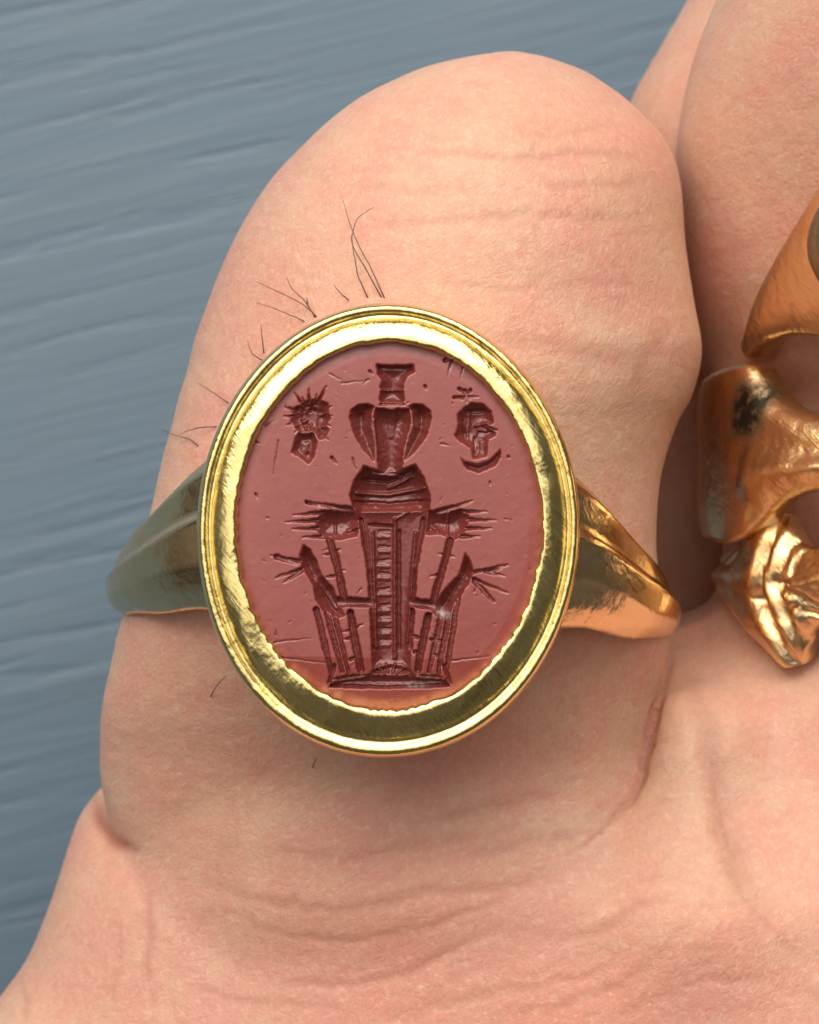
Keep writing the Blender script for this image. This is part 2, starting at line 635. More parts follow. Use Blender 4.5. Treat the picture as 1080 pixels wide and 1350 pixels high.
def groove(pts, width, depth, wob=0.0, taper=0.25, red=1.0):
    """a skin line along px points; width in px, depth in cm"""
    global disp, crease
    if 0.008 < depth < 0.025:
        width, wob, red = width * 0.62, wob * 0.9, 0.4
    pts = np.array(pts, float)
    # smooth the polyline
    t = np.r_[0, np.cumsum(np.hypot(*np.diff(pts, axis=0).T))]
    n = max(8, int(t[-1] / 7))
    T = np.linspace(0, t[-1], n)
    fx, fy = (smooth_curve(t, pts[:, 0]), smooth_curve(t, pts[:, 1])) if len(pts) > 2 else (lambda q: np.interp(q, t, pts[:, 0]), lambda q: np.interp(q, t, pts[:, 1]))
    qx, qy = fx(T), fy(T)
    if wob:
        qx = qx + wob * 2 * vnoise(T / 18.0 + pts[0, 0], T * 0 + pts[0, 1], 5, 3)
        qy = qy + wob * 2 * vnoise(T / 18.0 + pts[0, 1], T * 0 + pts[0, 0], 6, 3)
    sel = np.where((vpx > qx.min() - 4 * width) & (vpx < qx.max() + 4 * width) & (vpy > qy.min() - 4 * width) & (vpy < qy.max() + 4 * width) & (top > 0))[0]
    if not len(sel):
        return
    best = np.full(len(sel), 1e9)
    bt = np.zeros(len(sel))
    for i in range(n - 1):
        ax_, ay_, bx_, by_ = qx[i], qy[i], qx[i + 1], qy[i + 1]
        L = (bx_ - ax_)**2 + (by_ - ay_)**2 + 1e-9
        u = np.clip(((vpx[sel] - ax_) * (bx_ - ax_) + (vpy[sel] - ay_) * (by_ - ay_)) / L, 0, 1)
        d = np.hypot(vpx[sel] - ax_ - u * (bx_ - ax_), vpy[sel] - ay_ - u * (by_ - ay_))
        m = d < best
        best[m] = d[m]
        bt[m] = (i + u[m]) / (n - 1)
    env = np.clip(np.minimum(bt, 1 - bt) / taper, 0, 1) ** 0.7
    g = np.exp(-(best / width)**2) * env
    disp[sel] -= g * depth * (0.22 if depth < 0.025 else 0.7) * top[sel]
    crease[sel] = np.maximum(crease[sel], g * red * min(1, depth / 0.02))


# flexion lines on the finger
groove([(520, 208), (600, 202), (690, 208), (760, 200), (850, 212)], 10, 0.016, 4)
groove([(430, 300), (560, 292), (700, 283), (800, 290), (885, 270)], 11, 0.012, 5)
groove([(690, 215), (715, 180), (745, 150)], 9, 0.010, 4)
groove([(660, 165), (720, 178), (800, 168)], 10, 0.010, 4)
groove([(560, 372), (680, 380), (800, 372), (890, 388)], 10, 0.009, 5)
groove([(620, 445), (720, 452), (820, 470), (900, 462)], 12, 0.008, 5)
groove([(830, 540), (850, 480), (880, 420)], 12, 0.008, 4)
groove([(690, 240), (780, 245), (870, 235)], 8, 0.006, 4)
groove([(450, 245), (560, 250), (640, 240)], 9, 0.005, 5)
# fold between finger and web, with puckers
groove([(888, 862), (878, 900), (864, 940), (852, 985), (842, 1030), (822, 1062), (800, 1088)], 4.5, 0.055, 3, 0.3)
groove([(838, 1040), (806, 1082), (776, 1108), (730, 1132)], 6, 0.022, 4, 0.4)
groove([(872, 915), (850, 990), (832, 1045), (790, 1095)], 17, 0.030, 3, 0.35, 0.25)
groove([(846, 1010), (830, 1030), (812, 1038)], 5, 0.010, 2)
groove([(852, 985), (870, 977), (886, 980)], 5, 0.010, 2)
groove([(842, 1040), (836, 1065), (830, 1080)], 5, 0.010, 2)
# valley between web and the next finger's pad
groove([(905, 880), (932, 950), (946, 1030), (958, 1090), (985, 1160), (1020, 1230)], 20, 0.034, 5, 0.3, 0.45)
groove([(935, 960), (947, 1040), (962, 1100), (990, 1165)], 7, 0.010, 4)
groove([(950, 1120), (990, 1190), (1030, 1240), (1075, 1270)], 12, 0.014, 5)
# lines across the base of the finger and the palm
groove([(250, 1150), (340, 1185), (450, 1200), (560, 1178), (680, 1165), (770, 1140)], 13, 0.020, 7)
groove([(330, 1120), (450, 1130), (560, 1115), (700, 1085)], 14, 0.010, 7)
groove([(290, 1195), (380, 1235), (470, 1240), (540, 1225), (640, 1195), (720, 1160)], 10, 0.017, 7)
groove([(340, 1290), (440, 1300), (520, 1285), (600, 1250), (660, 1225)], 11, 0.022, 7)
groove([(230, 1290), (320, 1320), (400, 1322), (480, 1345)], 10, 0.012, 6)
groove([(520, 1345), (640, 1310), (760, 1290), (850, 1240)], 11, 0.015, 8)
groove([(640, 1345), (740, 1325), (830, 1290), (900, 1230)], 11, 0.013, 8)
groove([(690, 1225), (760, 1235), (850, 1190), (900, 1180)], 9, 0.008, 7)
groove([(800, 1350), (880, 1310), (960, 1290), (1040, 1300)], 10, 0.010, 7)
groove([(560, 1090), (650, 1060), (740, 1050)], 9, 0.007, 6)
groove([(600, 1130), (700, 1110), (780, 1095)], 8, 0.007, 6)
groove([(124, 1045), (128, 1075), (150, 1110), (185, 1125)], 9, 0.030, 4)
groove([(150, 1190), (160, 1240), (150, 1300), (130, 1350)], 8, 0.010, 5)
groove([(190, 1150), (200, 1230), (190, 1310)], 7, 0.007, 5)
groove([(26, 1285), (33, 1320), (30, 1350)], 8, 0.014, 3)
for i in range(70):            # many short faint lines over the palm
    x0, y0 = rng.uniform(100, 1080), rng.uniform(1060, 1345)
    a = math.radians(rng.normal(-22 if x0 > 350 else -75, 16))
    if x0 > 930:
        a = math.radians(rng.normal(55, 18))
    L = rng.uniform(40, 120)
    groove([(x0, y0), (x0 + L * math.cos(a) / 2, y0 + L * math.sin(a) / 2 + rng.normal(0, 4)), (x0 + L * math.cos(a), y0 + L * math.sin(a))],
           rng.uniform(5, 8), rng.uniform(0.003, 0.007), 5, 0.4, 0.5)
for i in range(34):
    x0, y0 = rng.uniform(330, 800), rng.uniform(130, 470)
    L = rng.uniform(50, 140)
    groove([(x0, y0), (x0 + L / 2, y0 + rng.normal(0, 5)), (x0 + L, y0 + rng.normal(0, 7))], rng.uniform(5, 8), rng.uniform(0.002, 0.005), 5, 0.4, 0.5)
# pillowy unevenness of flesh and fine grain
disp += top * (0.022 * vnoise(vpx / 150, vpy / 150, 2, 1) + 0.004 * vnoise(vpx / 30, vpy / 30, 4, 2) + 0.0035 * vnoise(vpx / 9, vpy / 9, 9, 2))
co += no * disp[:, None]
me.vertices.foreach_set('co', co.astype(np.float32).ravel())
me.update()
me.polygons.foreach_set('use_smooth', np.ones(len(me.polygons), bool))
hand = bpy.data.objects.new('hand', me)
sc.collection.objects.link(hand)
me.materials.append(M_SKIN)
redness = (0.22 + 0.70 * np.clip((vpy - 1080) / 200, 0, 1) * np.clip((vpx - 150) / 300, 0, 1) * np.clip(1.5 - np.abs(vpx - 620) / 420, 0.3, 1)
           + 0.35 * np.exp(-((vpx - 690) / 130)**2 - ((vpy - 150) / 70)**2) + 0.5 * vnoise(vpx / 90 + 3, vpy / 90, 12, 3))
set_attr(hand, 'redness', np.clip(redness, 0, 1))
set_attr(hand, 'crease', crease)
tag(hand, 'pale hand with creased skin held above the painted board, wearing four gold rings', 'hand')


def tube(name, pts, r0, r1, mat, parent, sides=6):
    pts = np.array(pts, float)
    n = len(pts)
    V, Fc = [], []
    for i, p in enumerate(pts):
        d = pts[min(i + 1, n - 1)] - pts[max(i - 1, 0)]
        d /= np.linalg.norm(d) + 1e-12
        a = np.cross(d, (0.2, 0.1, 1.0))
        a /= np.linalg.norm(a)
        b = np.cross(d, a)
        r = r0 + (r1 - r0) * i / (n - 1)
        for s in range(sides):
            q = 2 * math.pi * s / sides
            V.append(p + r * (a * math.cos(q) + b * math.sin(q)))
    for i in range(n - 1):
        for s in range(sides):
            t = (s + 1) % sides
            Fc.append((i * sides + s, i * sides + t, (i + 1) * sides + t, (i + 1) * sides + s))
    Fc.append(tuple(range(sides))[::-1])
    Fc.append(tuple((n - 1) * sides + s for s in range(sides)))
    return mesh_obj(name, V, Fc, mat, parent)


def skin_z(px, py):
    """height of the hand's surface under a pixel"""
    d2 = (hvx - px)**2 + (hvy - py)**2
    return float(hvz[np.argpartition(d2, 6)[:6]].max())


hsel = (vpx > 180) & (vpx < 560) & (vpy > 230) & (vpy < 1040) & (top > 0)
hvx, hvy, hvz = vpx[hsel], vpy[hsel], co[hsel, 2]
hairs = [
    [(508, 396), (490, 355), (465, 305), (452, 264)], [(505, 396), (480, 350), (464, 318), (470, 290), (493, 273)],
    [(486, 394), (472, 362), (466, 330), (463, 310)], [(418, 418), (400, 402), (368, 385), (338, 371)],
    [(416, 419), (403, 398), (385, 380), (378, 366)], [(402, 424), (385, 416), (360, 406), (338, 399)],
    [(406, 402), (405, 396), (404, 392)], [(346, 475), (332, 465), (326, 448)], [(348, 466), (345, 440), (344, 428)],
    [(302, 532), (285, 520), (261, 505)], [(286, 562), (262, 564), (238, 572)], [(262, 588), (248, 578), (232, 574), (214, 567)],
    [(460, 396), (448, 385), (440, 375)], [(278, 918), (285, 905), (299, 890)], [(412, 1012), (414, 1006), (418, 1000)],
]
for hpts in hairs:
    hp = np.array(hpts, float)
    t = np.linspace(0, len(hp) - 1, 14)
    ix = np.arange(len(hp))
    hx = (smooth_curve(ix, hp[:, 0]) if len(hp) > 2 else None)(t)
    hy = smooth_curve(ix, hp[:, 1])(t)
    z0 = skin_z(hp[0, 0], hp[0, 1])
    z1 = skin_z(hp[-1, 0], hp[-1, 1])
    pts = []
    for j in range(14):
        u = j / 13
        zz = max(z0 * (1 - u) + z1 * u, skin_z(hx[j], hy[j])) + 0.05 * math.sin(min(1, u * 1.4) * 1.5) - (0.01 if j == 0 else 0)
        pts.append(P(hx[j] + rng.normal(0, 0.25), hy[j] + rng.normal(0, 0.25), zz))
    tube('hair', pts, 0.0027, 0.0011, M_HAIR, hand)

# ------------------------------------------------------------------ the seal ring
RC = P(512, 697, 0.0)
seal = empty('signet_ring', (RC[0], RC[1], -2.4))
tag(seal, 'gold signet ring on the little finger set with an engraved oval red stone', 'ring')

# bezel: oval moulding; rows run from the lip on the stone outwards
NT_ = 360
th = np.linspace(0, 2 * math.pi, NT_, endpoint=False)
prof = [(-0.10, -0.075, 0), (-0.015, -0.060, .5), (-0.005, 0.004, 1), (0.03, 0.020, 1), (0.09, 0.0250, .6), (0.18, 0.0225, 0), (0.30, 0.0165, 0), (0.42, 0.0080, 0), (0.53, -0.003, 0),
        (0.60, -0.013, 0), (0.645, -0.019, 0), (0.68, -0.019, 0), (0.73, -0.011, 0), (0.79, -0.004, 0), (0.85, -0.004, 0), (0.91, -0.014, 0), (0.96, -0.042, 0),
        (0.995, -0.09, 0), (1.0, -0.16, 0), (0.97, -0.22, 0), (0.90, -0.29, 0), (0.78, -0.345, 0), (0.55, -0.375, 0), (0.0, -0.385, 0), (-1.0, -0.385, 0), (-3.3, -0.385, 0)]
# thicken the profile sampling
pr = np.array(prof)
tt = np.r_[0, np.cumsum(np.hypot(np.diff(pr[:, 0]) * 0.17, np.diff(pr[:, 1])))]
TT = np.r_[np.linspace(0, tt[20], 66), tt[21:]]
pt, pz, pw = (smooth_curve(tt, pr[:, i], 3000)(TT) for i in range(3))
ia, ib, ic = 200 / PX, 242 / PX, np.array(P(513, 693.5))
oa, ob = 254 / PX, 303 / PX
oc = np.array(P(511, 700.5))
wob = 0.006 * np.sin(2 * th + 0.6) + 0.004 * np.sin(3 * th + 2.0) + 0.003 * np.sin(5 * th)
# hand-pushed scallops in the lip: clear at the foot and left flank, fading to nothing at the crown
sc_amp = 0.0025 + 0.005 * np.clip(-np.sin(th) + 0.5 - 0.3 * np.cos(th), 0, 1)
lipn = sc_amp * (np.abs(np.sin(th * 33 + 2.5 * vnoise(th * 3, th * 0 + 2, 4, 2) * 6)) - 0.6) + 0.010 * vnoise(th * 9, th * 0 + 8, 3, 3)
Vb = []
for j in range(len(TT)):
    t = pt[j]
    tc = max(t, -3.4)
    ax_ = ia + (oa - ia) * tc + wob * (0.6 if t > 0.2 else 0.2)
    by_ = ib + (ob - ib) * tc + wob * (0.6 if t > 0.2 else 0.2)
    cc = ic + (oc - ic) * np.clip(t, 0, 1)
    lip = -lipn * pw[j]
    dent = 0.005 * vnoise(np.cos(th) * 8 + 20, np.sin(th) * 8 + 20 + t * 1.5, 14, 2) * (0 <= t <= 0.6)
    rx, ry = ax_ + lip + dent, by_ + lip + dent
    z = pz[j] + (0.011 if t < 0.58 else 0.0025) * vnoise(np.cos(th) * 5 + 30, np.sin(th) * 5 + 30 + t * 1.5, 17, 2) * (0.02 < t < 1)
    Vb.append(np.stack([cc[0] + rx * np.cos(th), cc[1] + ry * np.sin(th), z + 0 * th], 1))
nb = len(Vb)
Vb = np.concatenate(Vb)
ii = np.arange(nb * NT_).reshape(nb, NT_)
Qb = np.stack([ii[:-1], ii[1:], np.roll(ii, -1, 1)[1:], np.roll(ii, -1, 1)[:-1]], -1).reshape(-1, 4)
bezel = fast_mesh('bezel', Vb, Qb, M_GOLD)
adopt(bezel, seal)

# shank: one hoop round the finger, broad and faceted at the shoulders, tapering to a narrow band
HC, HZ, HR = (-0.065, -0.205), -1.22, 1.15
NU, NV = 260, 29
ph = np.linspace(0, 2 * math.pi, NU, endpoint=False)       # 0 = top of the hoop under the bezel
wid = smooth_curve([0, 30, 45, 60, 75, 90, 110, 180], [0.335, 0.325, 0.265, 0.195, 0.135, 0.105, 0.085, 0.08])
cyo = smooth_curve([0, 35, 60, 90, 180], [0.14, 0.13, 0.0, -0.115, -0.18])
fac = smooth_curve([0, 35, 70, 95, 180], [1.0, 1.0, 0.75, 0.15, 0.0])
vv = np.linspace(-1, 1, NV)
Vs = []
for p in ph:
    q = math.degrees(p if p <= math.pi else 2 * math.pi - p)
    w, cy, fc = float(wid(q)), float(cyo(q)), float(fac(q))
    sgn = 1 if p <= math.pi else -1
    cy += (0.0 if sgn < 0 else -0.10) * min(1, q / 60) - 0.055
    face = np.interp(vv, [-1, -0.72, -0.42, 0.16, 0.26, 0.80, 1], [-0.075, -0.02, 0.012, 0.020, -0.012, -0.030, -0.085])
    dome = -0.055 * vv**2 - 0.03 * vv**6
    h = fc * face + (1 - fc) * dome
    ro = HR + h
    outer = [(ro[i], cy + w * vv[i]) for i in range(NV)]
    ri = HR - 0.13
    inn = [(ri, cy + w * vv[i] * 0.97) for i in range(NV - 1, -1, -4)]
    for r, y in outer + inn:
        # p runs clockwise from the top
        Vs.append((HC[0] + sgn * 0 + r * math.sin(p) * 1.0, HC[1] + y + 0.06, HZ + r * math.cos(p)))
Vs = np.array(Vs)
ns = len(Vs) // NU
ii = np.arange(NU * ns).reshape(NU, ns)
r1 = np.roll(ii, -1, 0)
Qs = np.stack([ii, np.roll(ii, -1, 1), np.roll(r1, -1, 1), r1], -1).reshape(-1, 4)
# the hoop is cut where the bezel's cup sits
mid = Vs[Qs].mean(1)
inside = ((mid[:, 0] - oc[0]) / (oa * 0.86))**2 + ((mid[:, 1] - oc[1]) / (ob * 0.86))**2 < 1
Qs = Qs[~(inside & (mid[:, 2] > HZ))]
shank = fast_mesh('shank', Vs, Qs, M_SHANK)
adopt(shank, seal)

# ---- engraved stone: real relief, cut into the face
ST = 0.75
gx = np.arange(304, 723, ST)
gy = np.arange(442, 946, ST)
GX, GY = np.meshgrid(gx, gy, indexing='ij')
depth = np.zeros_like(GX)
cutm = np.zeros_like(GX)
C = lambda pts: np.array([(300 + x / 2.4545, 440 + y / 2.4545) for x, y in pts])
wx = GX + 1.6 * vnoise(GX / 9, GY / 9, 21, 2) + 1.0 * vnoise(GX / 3, GY / 3, 25, 1)
wy = GY + 1.6 * vnoise(GX / 9 + 40, GY / 9, 22, 2) + 1.0 * vnoise(GX / 3 + 9, GY / 3, 26, 1)


def window(p, m):
    i0, i1 = np.searchsorted(gx, [p[:, 0].min() - m, p[:, 0].max() + m])
    j0, j1 = np.searchsorted(gy, [p[:, 1].min() - m, p[:, 1].max() + m])
    return slice(i0, i1), slice(j0, j1)


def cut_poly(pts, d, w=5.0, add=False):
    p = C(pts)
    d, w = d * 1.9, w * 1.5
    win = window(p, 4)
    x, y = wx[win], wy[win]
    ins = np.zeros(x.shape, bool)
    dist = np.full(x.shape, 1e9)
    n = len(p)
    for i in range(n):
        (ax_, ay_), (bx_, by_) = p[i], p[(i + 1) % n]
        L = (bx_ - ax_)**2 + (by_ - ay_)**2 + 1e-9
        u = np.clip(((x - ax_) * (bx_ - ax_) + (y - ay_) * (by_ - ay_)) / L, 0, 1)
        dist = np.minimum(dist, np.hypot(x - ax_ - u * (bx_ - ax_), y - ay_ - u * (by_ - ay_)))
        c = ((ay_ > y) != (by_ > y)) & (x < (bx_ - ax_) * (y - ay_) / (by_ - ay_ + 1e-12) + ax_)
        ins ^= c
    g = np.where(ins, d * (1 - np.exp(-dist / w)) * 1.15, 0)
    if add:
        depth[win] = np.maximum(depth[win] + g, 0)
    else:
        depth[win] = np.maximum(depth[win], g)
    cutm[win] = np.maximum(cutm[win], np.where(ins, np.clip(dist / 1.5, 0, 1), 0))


def cut_line(pts, w0, w1, d, add=False):
    p = C(pts)
    w0, w1 = w0 / 2.4545, w1 / 2.4545
    d *= 1.3 if abs(d) > 2.6 else 1.0
    win = window(p, max(w0, w1) + 2)
    x, y = wx[win], wy[win]
    seg = np.r_[0, np.cumsum(np.hypot(*np.diff(p, axis=0).T))]
    g = np.zeros(x.shape)
    for i in range(len(p) - 1):
        (ax_, ay_), (bx_, by_) = p[i], p[i + 1]
        L = (bx_ - ax_)**2 + (by_ - ay_)**2 + 1e-9
        u = np.clip(((x - ax_) * (bx_ - ax_) + (y - ay_) * (by_ - ay_)) / L, 0, 1)
        dd = np.hypot(x - ax_ - u * (bx_ - ax_), y - ay_ - u * (by_ - ay_))
        t = (seg[i] + u * math.sqrt(L)) / seg[-1]
        r = np.maximum((w0 + (w1 - w0) * t) / 2, 0.3)
        e = np.clip(1 - (dd / r)**2, 0, 1)
        g = np.maximum(g, abs(d) * np.sqrt(e) * np.clip(r / (max(w0, w1) / 2), 0.35, 1))
    if d < 0:
        g = -g
    if add:
        depth[win] = np.maximum(depth[win] + g, 0)
    else:
        depth[win] = np.maximum(depth[win], g)
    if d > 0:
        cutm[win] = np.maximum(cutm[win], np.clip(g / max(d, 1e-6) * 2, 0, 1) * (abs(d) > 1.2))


# headdress, neck and handle-like wings
cut_poly([(478, 98), (530, 103), (604, 97), (607, 125), (582, 140), (572, 165), (576, 232), (489, 234), (492, 170), (498, 152), (484, 130)], 8)
cut_line([(490, 182), (575, 182)], 9, 9, -4, True)
cut_line([(487, 222), (577, 222)], 10, 10, -4.5, True)
cut_poly([(484, 98), (600, 98), (600, 118), (486, 116)], 4, 3, True)
cut_poly([(476, 240), (592, 240), (595, 290), (575, 365), (568, 428), (566, 470), (488, 470), (486, 428), (480, 370), (467, 290)], 9, 6)
cut_line([(530, 250), (530, 330)], 40, 20, -3, True)
cut_poly([(393, 272), (399, 245), (425, 228), (455, 225), (478, 234), (468, 262), (467, 300), (477, 360), (478, 418), (440, 380), (410, 332)], 10, 6)
cut_poly([(664, 272), (659, 245), (634, 228), (604, 225), (584, 234), (597, 262), (600, 300), (582, 355), (572, 416), (606, 385), (646, 332)], 10, 6)
cut_line([(474, 280), (484, 400)], 9, 7, -7, True)
cut_line([(597, 282), (570, 400)], 9, 7, -7, True)
cut_line([(430, 265), (430, 330)], 26, 8, 2, True)
cut_line([(625, 265), (622, 330)], 26, 8, 2, True)
# bust with folds
cut_poly([(440, 424), (480, 438), (570, 434), (612, 420), (640, 470), (658, 520), (655, 570), (630, 592), (428, 592), (405, 562), (392, 522), (410, 470)], 13, 7)
for pts, w, d in (([(440, 470), (520, 478), (600, 440)], 14, 4), ([(420, 515), (520, 522), (635, 500)], 14, -5), ([(410, 545), (530, 552), (650, 540)], 14, 4),
                  ([(470, 455), (560, 462)], 10, -4), ([(520, 500), (600, 462)], 9, -4)):
    cut_line(pts, w, w, d, True)
# long sheath with its bands
cut_poly([(408, 560), (657, 560), (642, 640), (612, 760), (602, 880), (594, 1085), (466, 1085), (466, 900), (452, 760), (430, 640)], 8, 4)
cut_line([(432, 600), (460, 780), (472, 1020)], 16, 12, 5, True)
cut_line([(634, 600), (606, 780), (594, 1020)], 16, 12, 5, True)
cut_line([(470, 640), (482, 1015)], 9, 9, -5, True)
cut_line([(541, 600), (541, 1050)], 13, 11, -5.5, True)
cut_line([(555, 640), (556, 1020)], 12, 12, 3, True)
cut_line([(608, 640), (582, 1000)], 9, 8, -5, True)
for yb in (640, 688, 735, 775, 828, 880, 915, 955, 992):
    cut_line([(487 + rng.uniform(-3, 5), yb), (526 + rng.uniform(-5, 3), yb + rng.uniform(-4, 4))], 8, 7, 2.5, True)
    cut_line([(492, yb + 18), (522, yb + 18)], 15, 13, -2.2, True)
cut_line([(460, 617), (535, 622)], 8, 10, 5, True)
cut_line([(545, 600), (590, 575)], 8, 5, -3, True)
# arms and spread fingers
cut_poly([(415, 568), (340, 565), (302, 576), (284, 612), (300, 660), (345, 672), (420, 657), (436, 600)], 9, 6)
cut_poly([(646, 566), (690, 578), (756, 562), (786, 590), (772, 640), (740, 668), (690, 652), (630, 652)], 9, 6)
cut_line([(345, 575), (350, 650)], 8, 8, -3, True)
cut_line([(390, 640), (420, 625)], 14, 14, -4, True)
cut_line([(715, 580), (712, 650)], 8, 8, -3, True)
cut_line([(665, 625), (680, 640)], 14, 14, -4, True)
for a, b, w in (((400, 572), (252, 542), 26), ((312, 578), (213, 588), 15), ((300, 604), (188, 610), 15), ((300, 630), (210, 633), 14), ((320, 655), (243, 660), 14),
                ((680, 580), (794, 540), 26), ((755, 576), (840, 577), 14), ((765, 602), (870, 604), 14), ((762, 630), (855, 630), 14), ((755, 655), (818, 656), 14),
                ((255, 545), (300, 560), 10)):
    cut_line([a, b], w, 3, 5.5)
# slanting staffs with thorns
for pts, w, d in (([(330, 665), (350, 730), (378, 855)], 24, 7), ([(398, 905), (412, 990), (432, 1090)], 25, 7), ([(722, 665), (697, 760), (664, 872)], 22, 7),
                  ([(650, 915), (632, 1000), (615, 1090)], 25, 7)):
    cut_line(pts, w, w, d)
    cut_line([(x - 3, y) for x, y in pts], 5, 5, -2.5, True)
for a, b in (((338, 712), (308, 717)), ((350, 702), (365, 697)), ((352, 770), (382, 765)), ((345, 785), (318, 788)), ((705, 712), (684, 714)), ((712, 715), (735, 722)),
             ((690, 780), (655, 784)), ((402, 960), (368, 966)), ((406, 955), (440, 940)), ((395, 985), (375, 990))):
    cut_line([a, b], 9, 3, 4)
# horn shapes with leaves
cut_poly([(231, 722), (244, 681), (270, 698), (292, 738), (306, 780), (342, 820), (366, 870), (380, 915), (346, 927), (310, 902), (285, 862), (275, 812), (240, 762)], 12, 8)
cut_poly([(770, 704), (791, 740), (798, 770), (781, 812), (756, 852), (726, 907), (690, 928), (661, 906), (664, 870), (700, 830), (745, 780), (761, 735)], 12, 8)
cut_line([(285, 790), (350, 890)], 10, 10, -3, True)
cut_line([(770, 790), (720, 860)], 10, 10, -3, True)
for a, b, w0, w1 in (((232, 736), (143, 717), 14, 5), ((160, 722), (225, 748), 20, 5), ((242, 762), (155, 790), 14, 5), ((238, 768), (180, 806), 18, 4),
                     ((797, 772), (908, 747), 12, 5), ((835, 770), (898, 784), 14, 3), ((796, 795), (908, 840), 14, 4), ((800, 800), (862, 866), 20, 10), ((850, 768), (890, 758), 14, 4)):
    cut_line([a, b], w0, w1, 4.5)
# cross bars and lattice below
cut_line([(362, 868), (468, 872)], 36, 32, 8)
cut_line([(590, 868), (664, 880)], 34, 34, 8)
cut_line([(372, 886), (462, 888)], 8, 8, -5, True)
cut_line([(594, 884), (654, 898)], 8, 8, -5, True)
for a, b, w in (((288, 895), (336, 1095), 22), ((322, 905), (372, 1095), 20), ((348, 915), (392, 1098), 16), ((690, 920), (652, 1095), 18), ((716, 905), (682, 1100), 20), ((744, 860), (708, 1100), 20)):
    cut_line([a, b], w, w * 0.8, 6)
    cut_line([(a[0] + 1, a[1]), (b[0] + 1, b[1])], 5, 4, -3, True)
for a, b in (((600, 980), (640, 986)), ((604, 1030), (632, 1034)), ((660, 990), (700, 995)), ((668, 1040), (690, 1046)), ((396, 1055), (412, 1050))):
    cut_line([a, b], 12, 10, 4)
# ground line and mound
cut_poly([(445, 1112), (475, 1075), (530, 1050), (585, 1070), (610, 1112)], 8, 5)
for a in range(6):
    q = math.radians(20 + a * 28)
    cut_line([(528 + 30 * math.cos(q), 1115 - 18 * math.sin(q)), (528 + 66 * math.cos(q), 1115 - 48 * math.sin(q))], 7, 6, -4, True)
cut_poly([(330, 1120), (380, 1100), (680, 1100), (720, 1120), (722, 1146), (640, 1150), (420, 1152), (328, 1148)], 7, 4)
cut_line([(340, 1128), (445, 1112)], 12, 10, -4.5, True)
cut_line([(610, 1112), (700, 1120)], 12, 10, -4.5, True)
cut_line([(335, 1140), (520, 1146), (715, 1138)], 9, 9, 5, True)
cut_line([(325, 1158), (520, 1170), (700, 1160)], 12, 12, -1.8, True)
cut_line([(345, 1075), (330, 1130)], 16, 14, 5)
cut_line([(700, 1075), (722, 1130)], 16, 14, 5)
# radiate head, neck
cut_poly([(215, 238), (258, 212), (300, 212), (330, 226), (328, 255), (337, 275), (322, 292), (330, 315), (318, 340), (298, 346), (280, 322), (238, 328), (214, 302), (202, 280)], 6, 5)
for ex, ey, w in ((216, 191, 16), (188, 237, 14), (183, 268, 15), (192, 295, 14), (218, 322, 14), (262, 178, 12), (321, 170, 18), (290, 196, 12), (336, 236, 14), (338, 268, 10), (334, 300, 10), (326, 344, 14), (205, 255, 10), (240, 205, 10)):
    cut_line([(268 + 0.3 * (ex - 268), 265 + 0.3 * (ey - 265)), (ex, ey)], w, 3, 7)
for i in range(26):                # locks of hair
    q, r = rng.uniform(1.2, 5.2), rng.uniform(12, 48)
    x0, y0 = 262 + r * math.cos(q), 266 + 0.9 * r * math.sin(q)
    cut_line([(x0, y0), (x0 + 11 * math.cos(q + 0.5), y0 + 11 * math.sin(q + 0.5)), (x0 + 17 * math.cos(q + 1.2), y0 + 17 * math.sin(q + 1.2))], 6, 4, -3.2 if i % 2 else 2.4, True)
cut_poly([(292, 245), (318, 240), (322, 268), (334, 282), (318, 296), (322, 318), (300, 330), (286, 300)], 3.0, 4, True)   # face in profile
cut_line([(300, 262), (318, 258)], 6, 5, -4, True)
cut_line([(306, 300), (320, 303)], 5, 4, -3.5, True)
cut_poly([(228, 318), (284, 318), (291, 350), (282, 400), (263, 426), (236, 402), (204, 386), (215, 350)], 7, 4)
cut_poly([(238, 345), (270, 345), (268, 385), (252, 395), (232, 380)], -3.5, 4, True)
# helmeted head, star and crescent
cut_poly([(742, 262), (764, 238), (792, 221), (826, 224), (856, 250), (863, 288), (848, 298), (874, 310), (868, 332), (846, 342), (840, 398), (794, 408), (786, 372), (752, 352), (734, 330), (746, 292)], 8, 6)
for pts, w, d in (([(800, 296), (842, 290)], 8, -3.5), ([(800, 330), (814, 308), (838, 318)], 7, -3), ([(822, 350), (818, 392)], 12, -2), ([(770, 250), (830, 248)], 18, 3), ([(846, 310), (866, 316)], 6, -3), ([(762, 280), (770, 345)], 9, 3), ([(785, 240), (778, 330)], 5, -2.5), ([(800, 340), (802, 396)], 8, 2.5)):
    cut_line(pts, w, w, d, True)
for a, b in (((733, 206), (812, 203)), ((752, 178), (790, 212)), ((786, 184), (756, 214)), ((768, 182), (775, 222))):
    cut_line([a, b], 11, 4, 4)
cut_poly([(748, 396), (768, 412), (812, 420), (852, 406), (886, 370), (886, 400), (866, 430), (816, 452), (774, 440)], 6, 3.5)
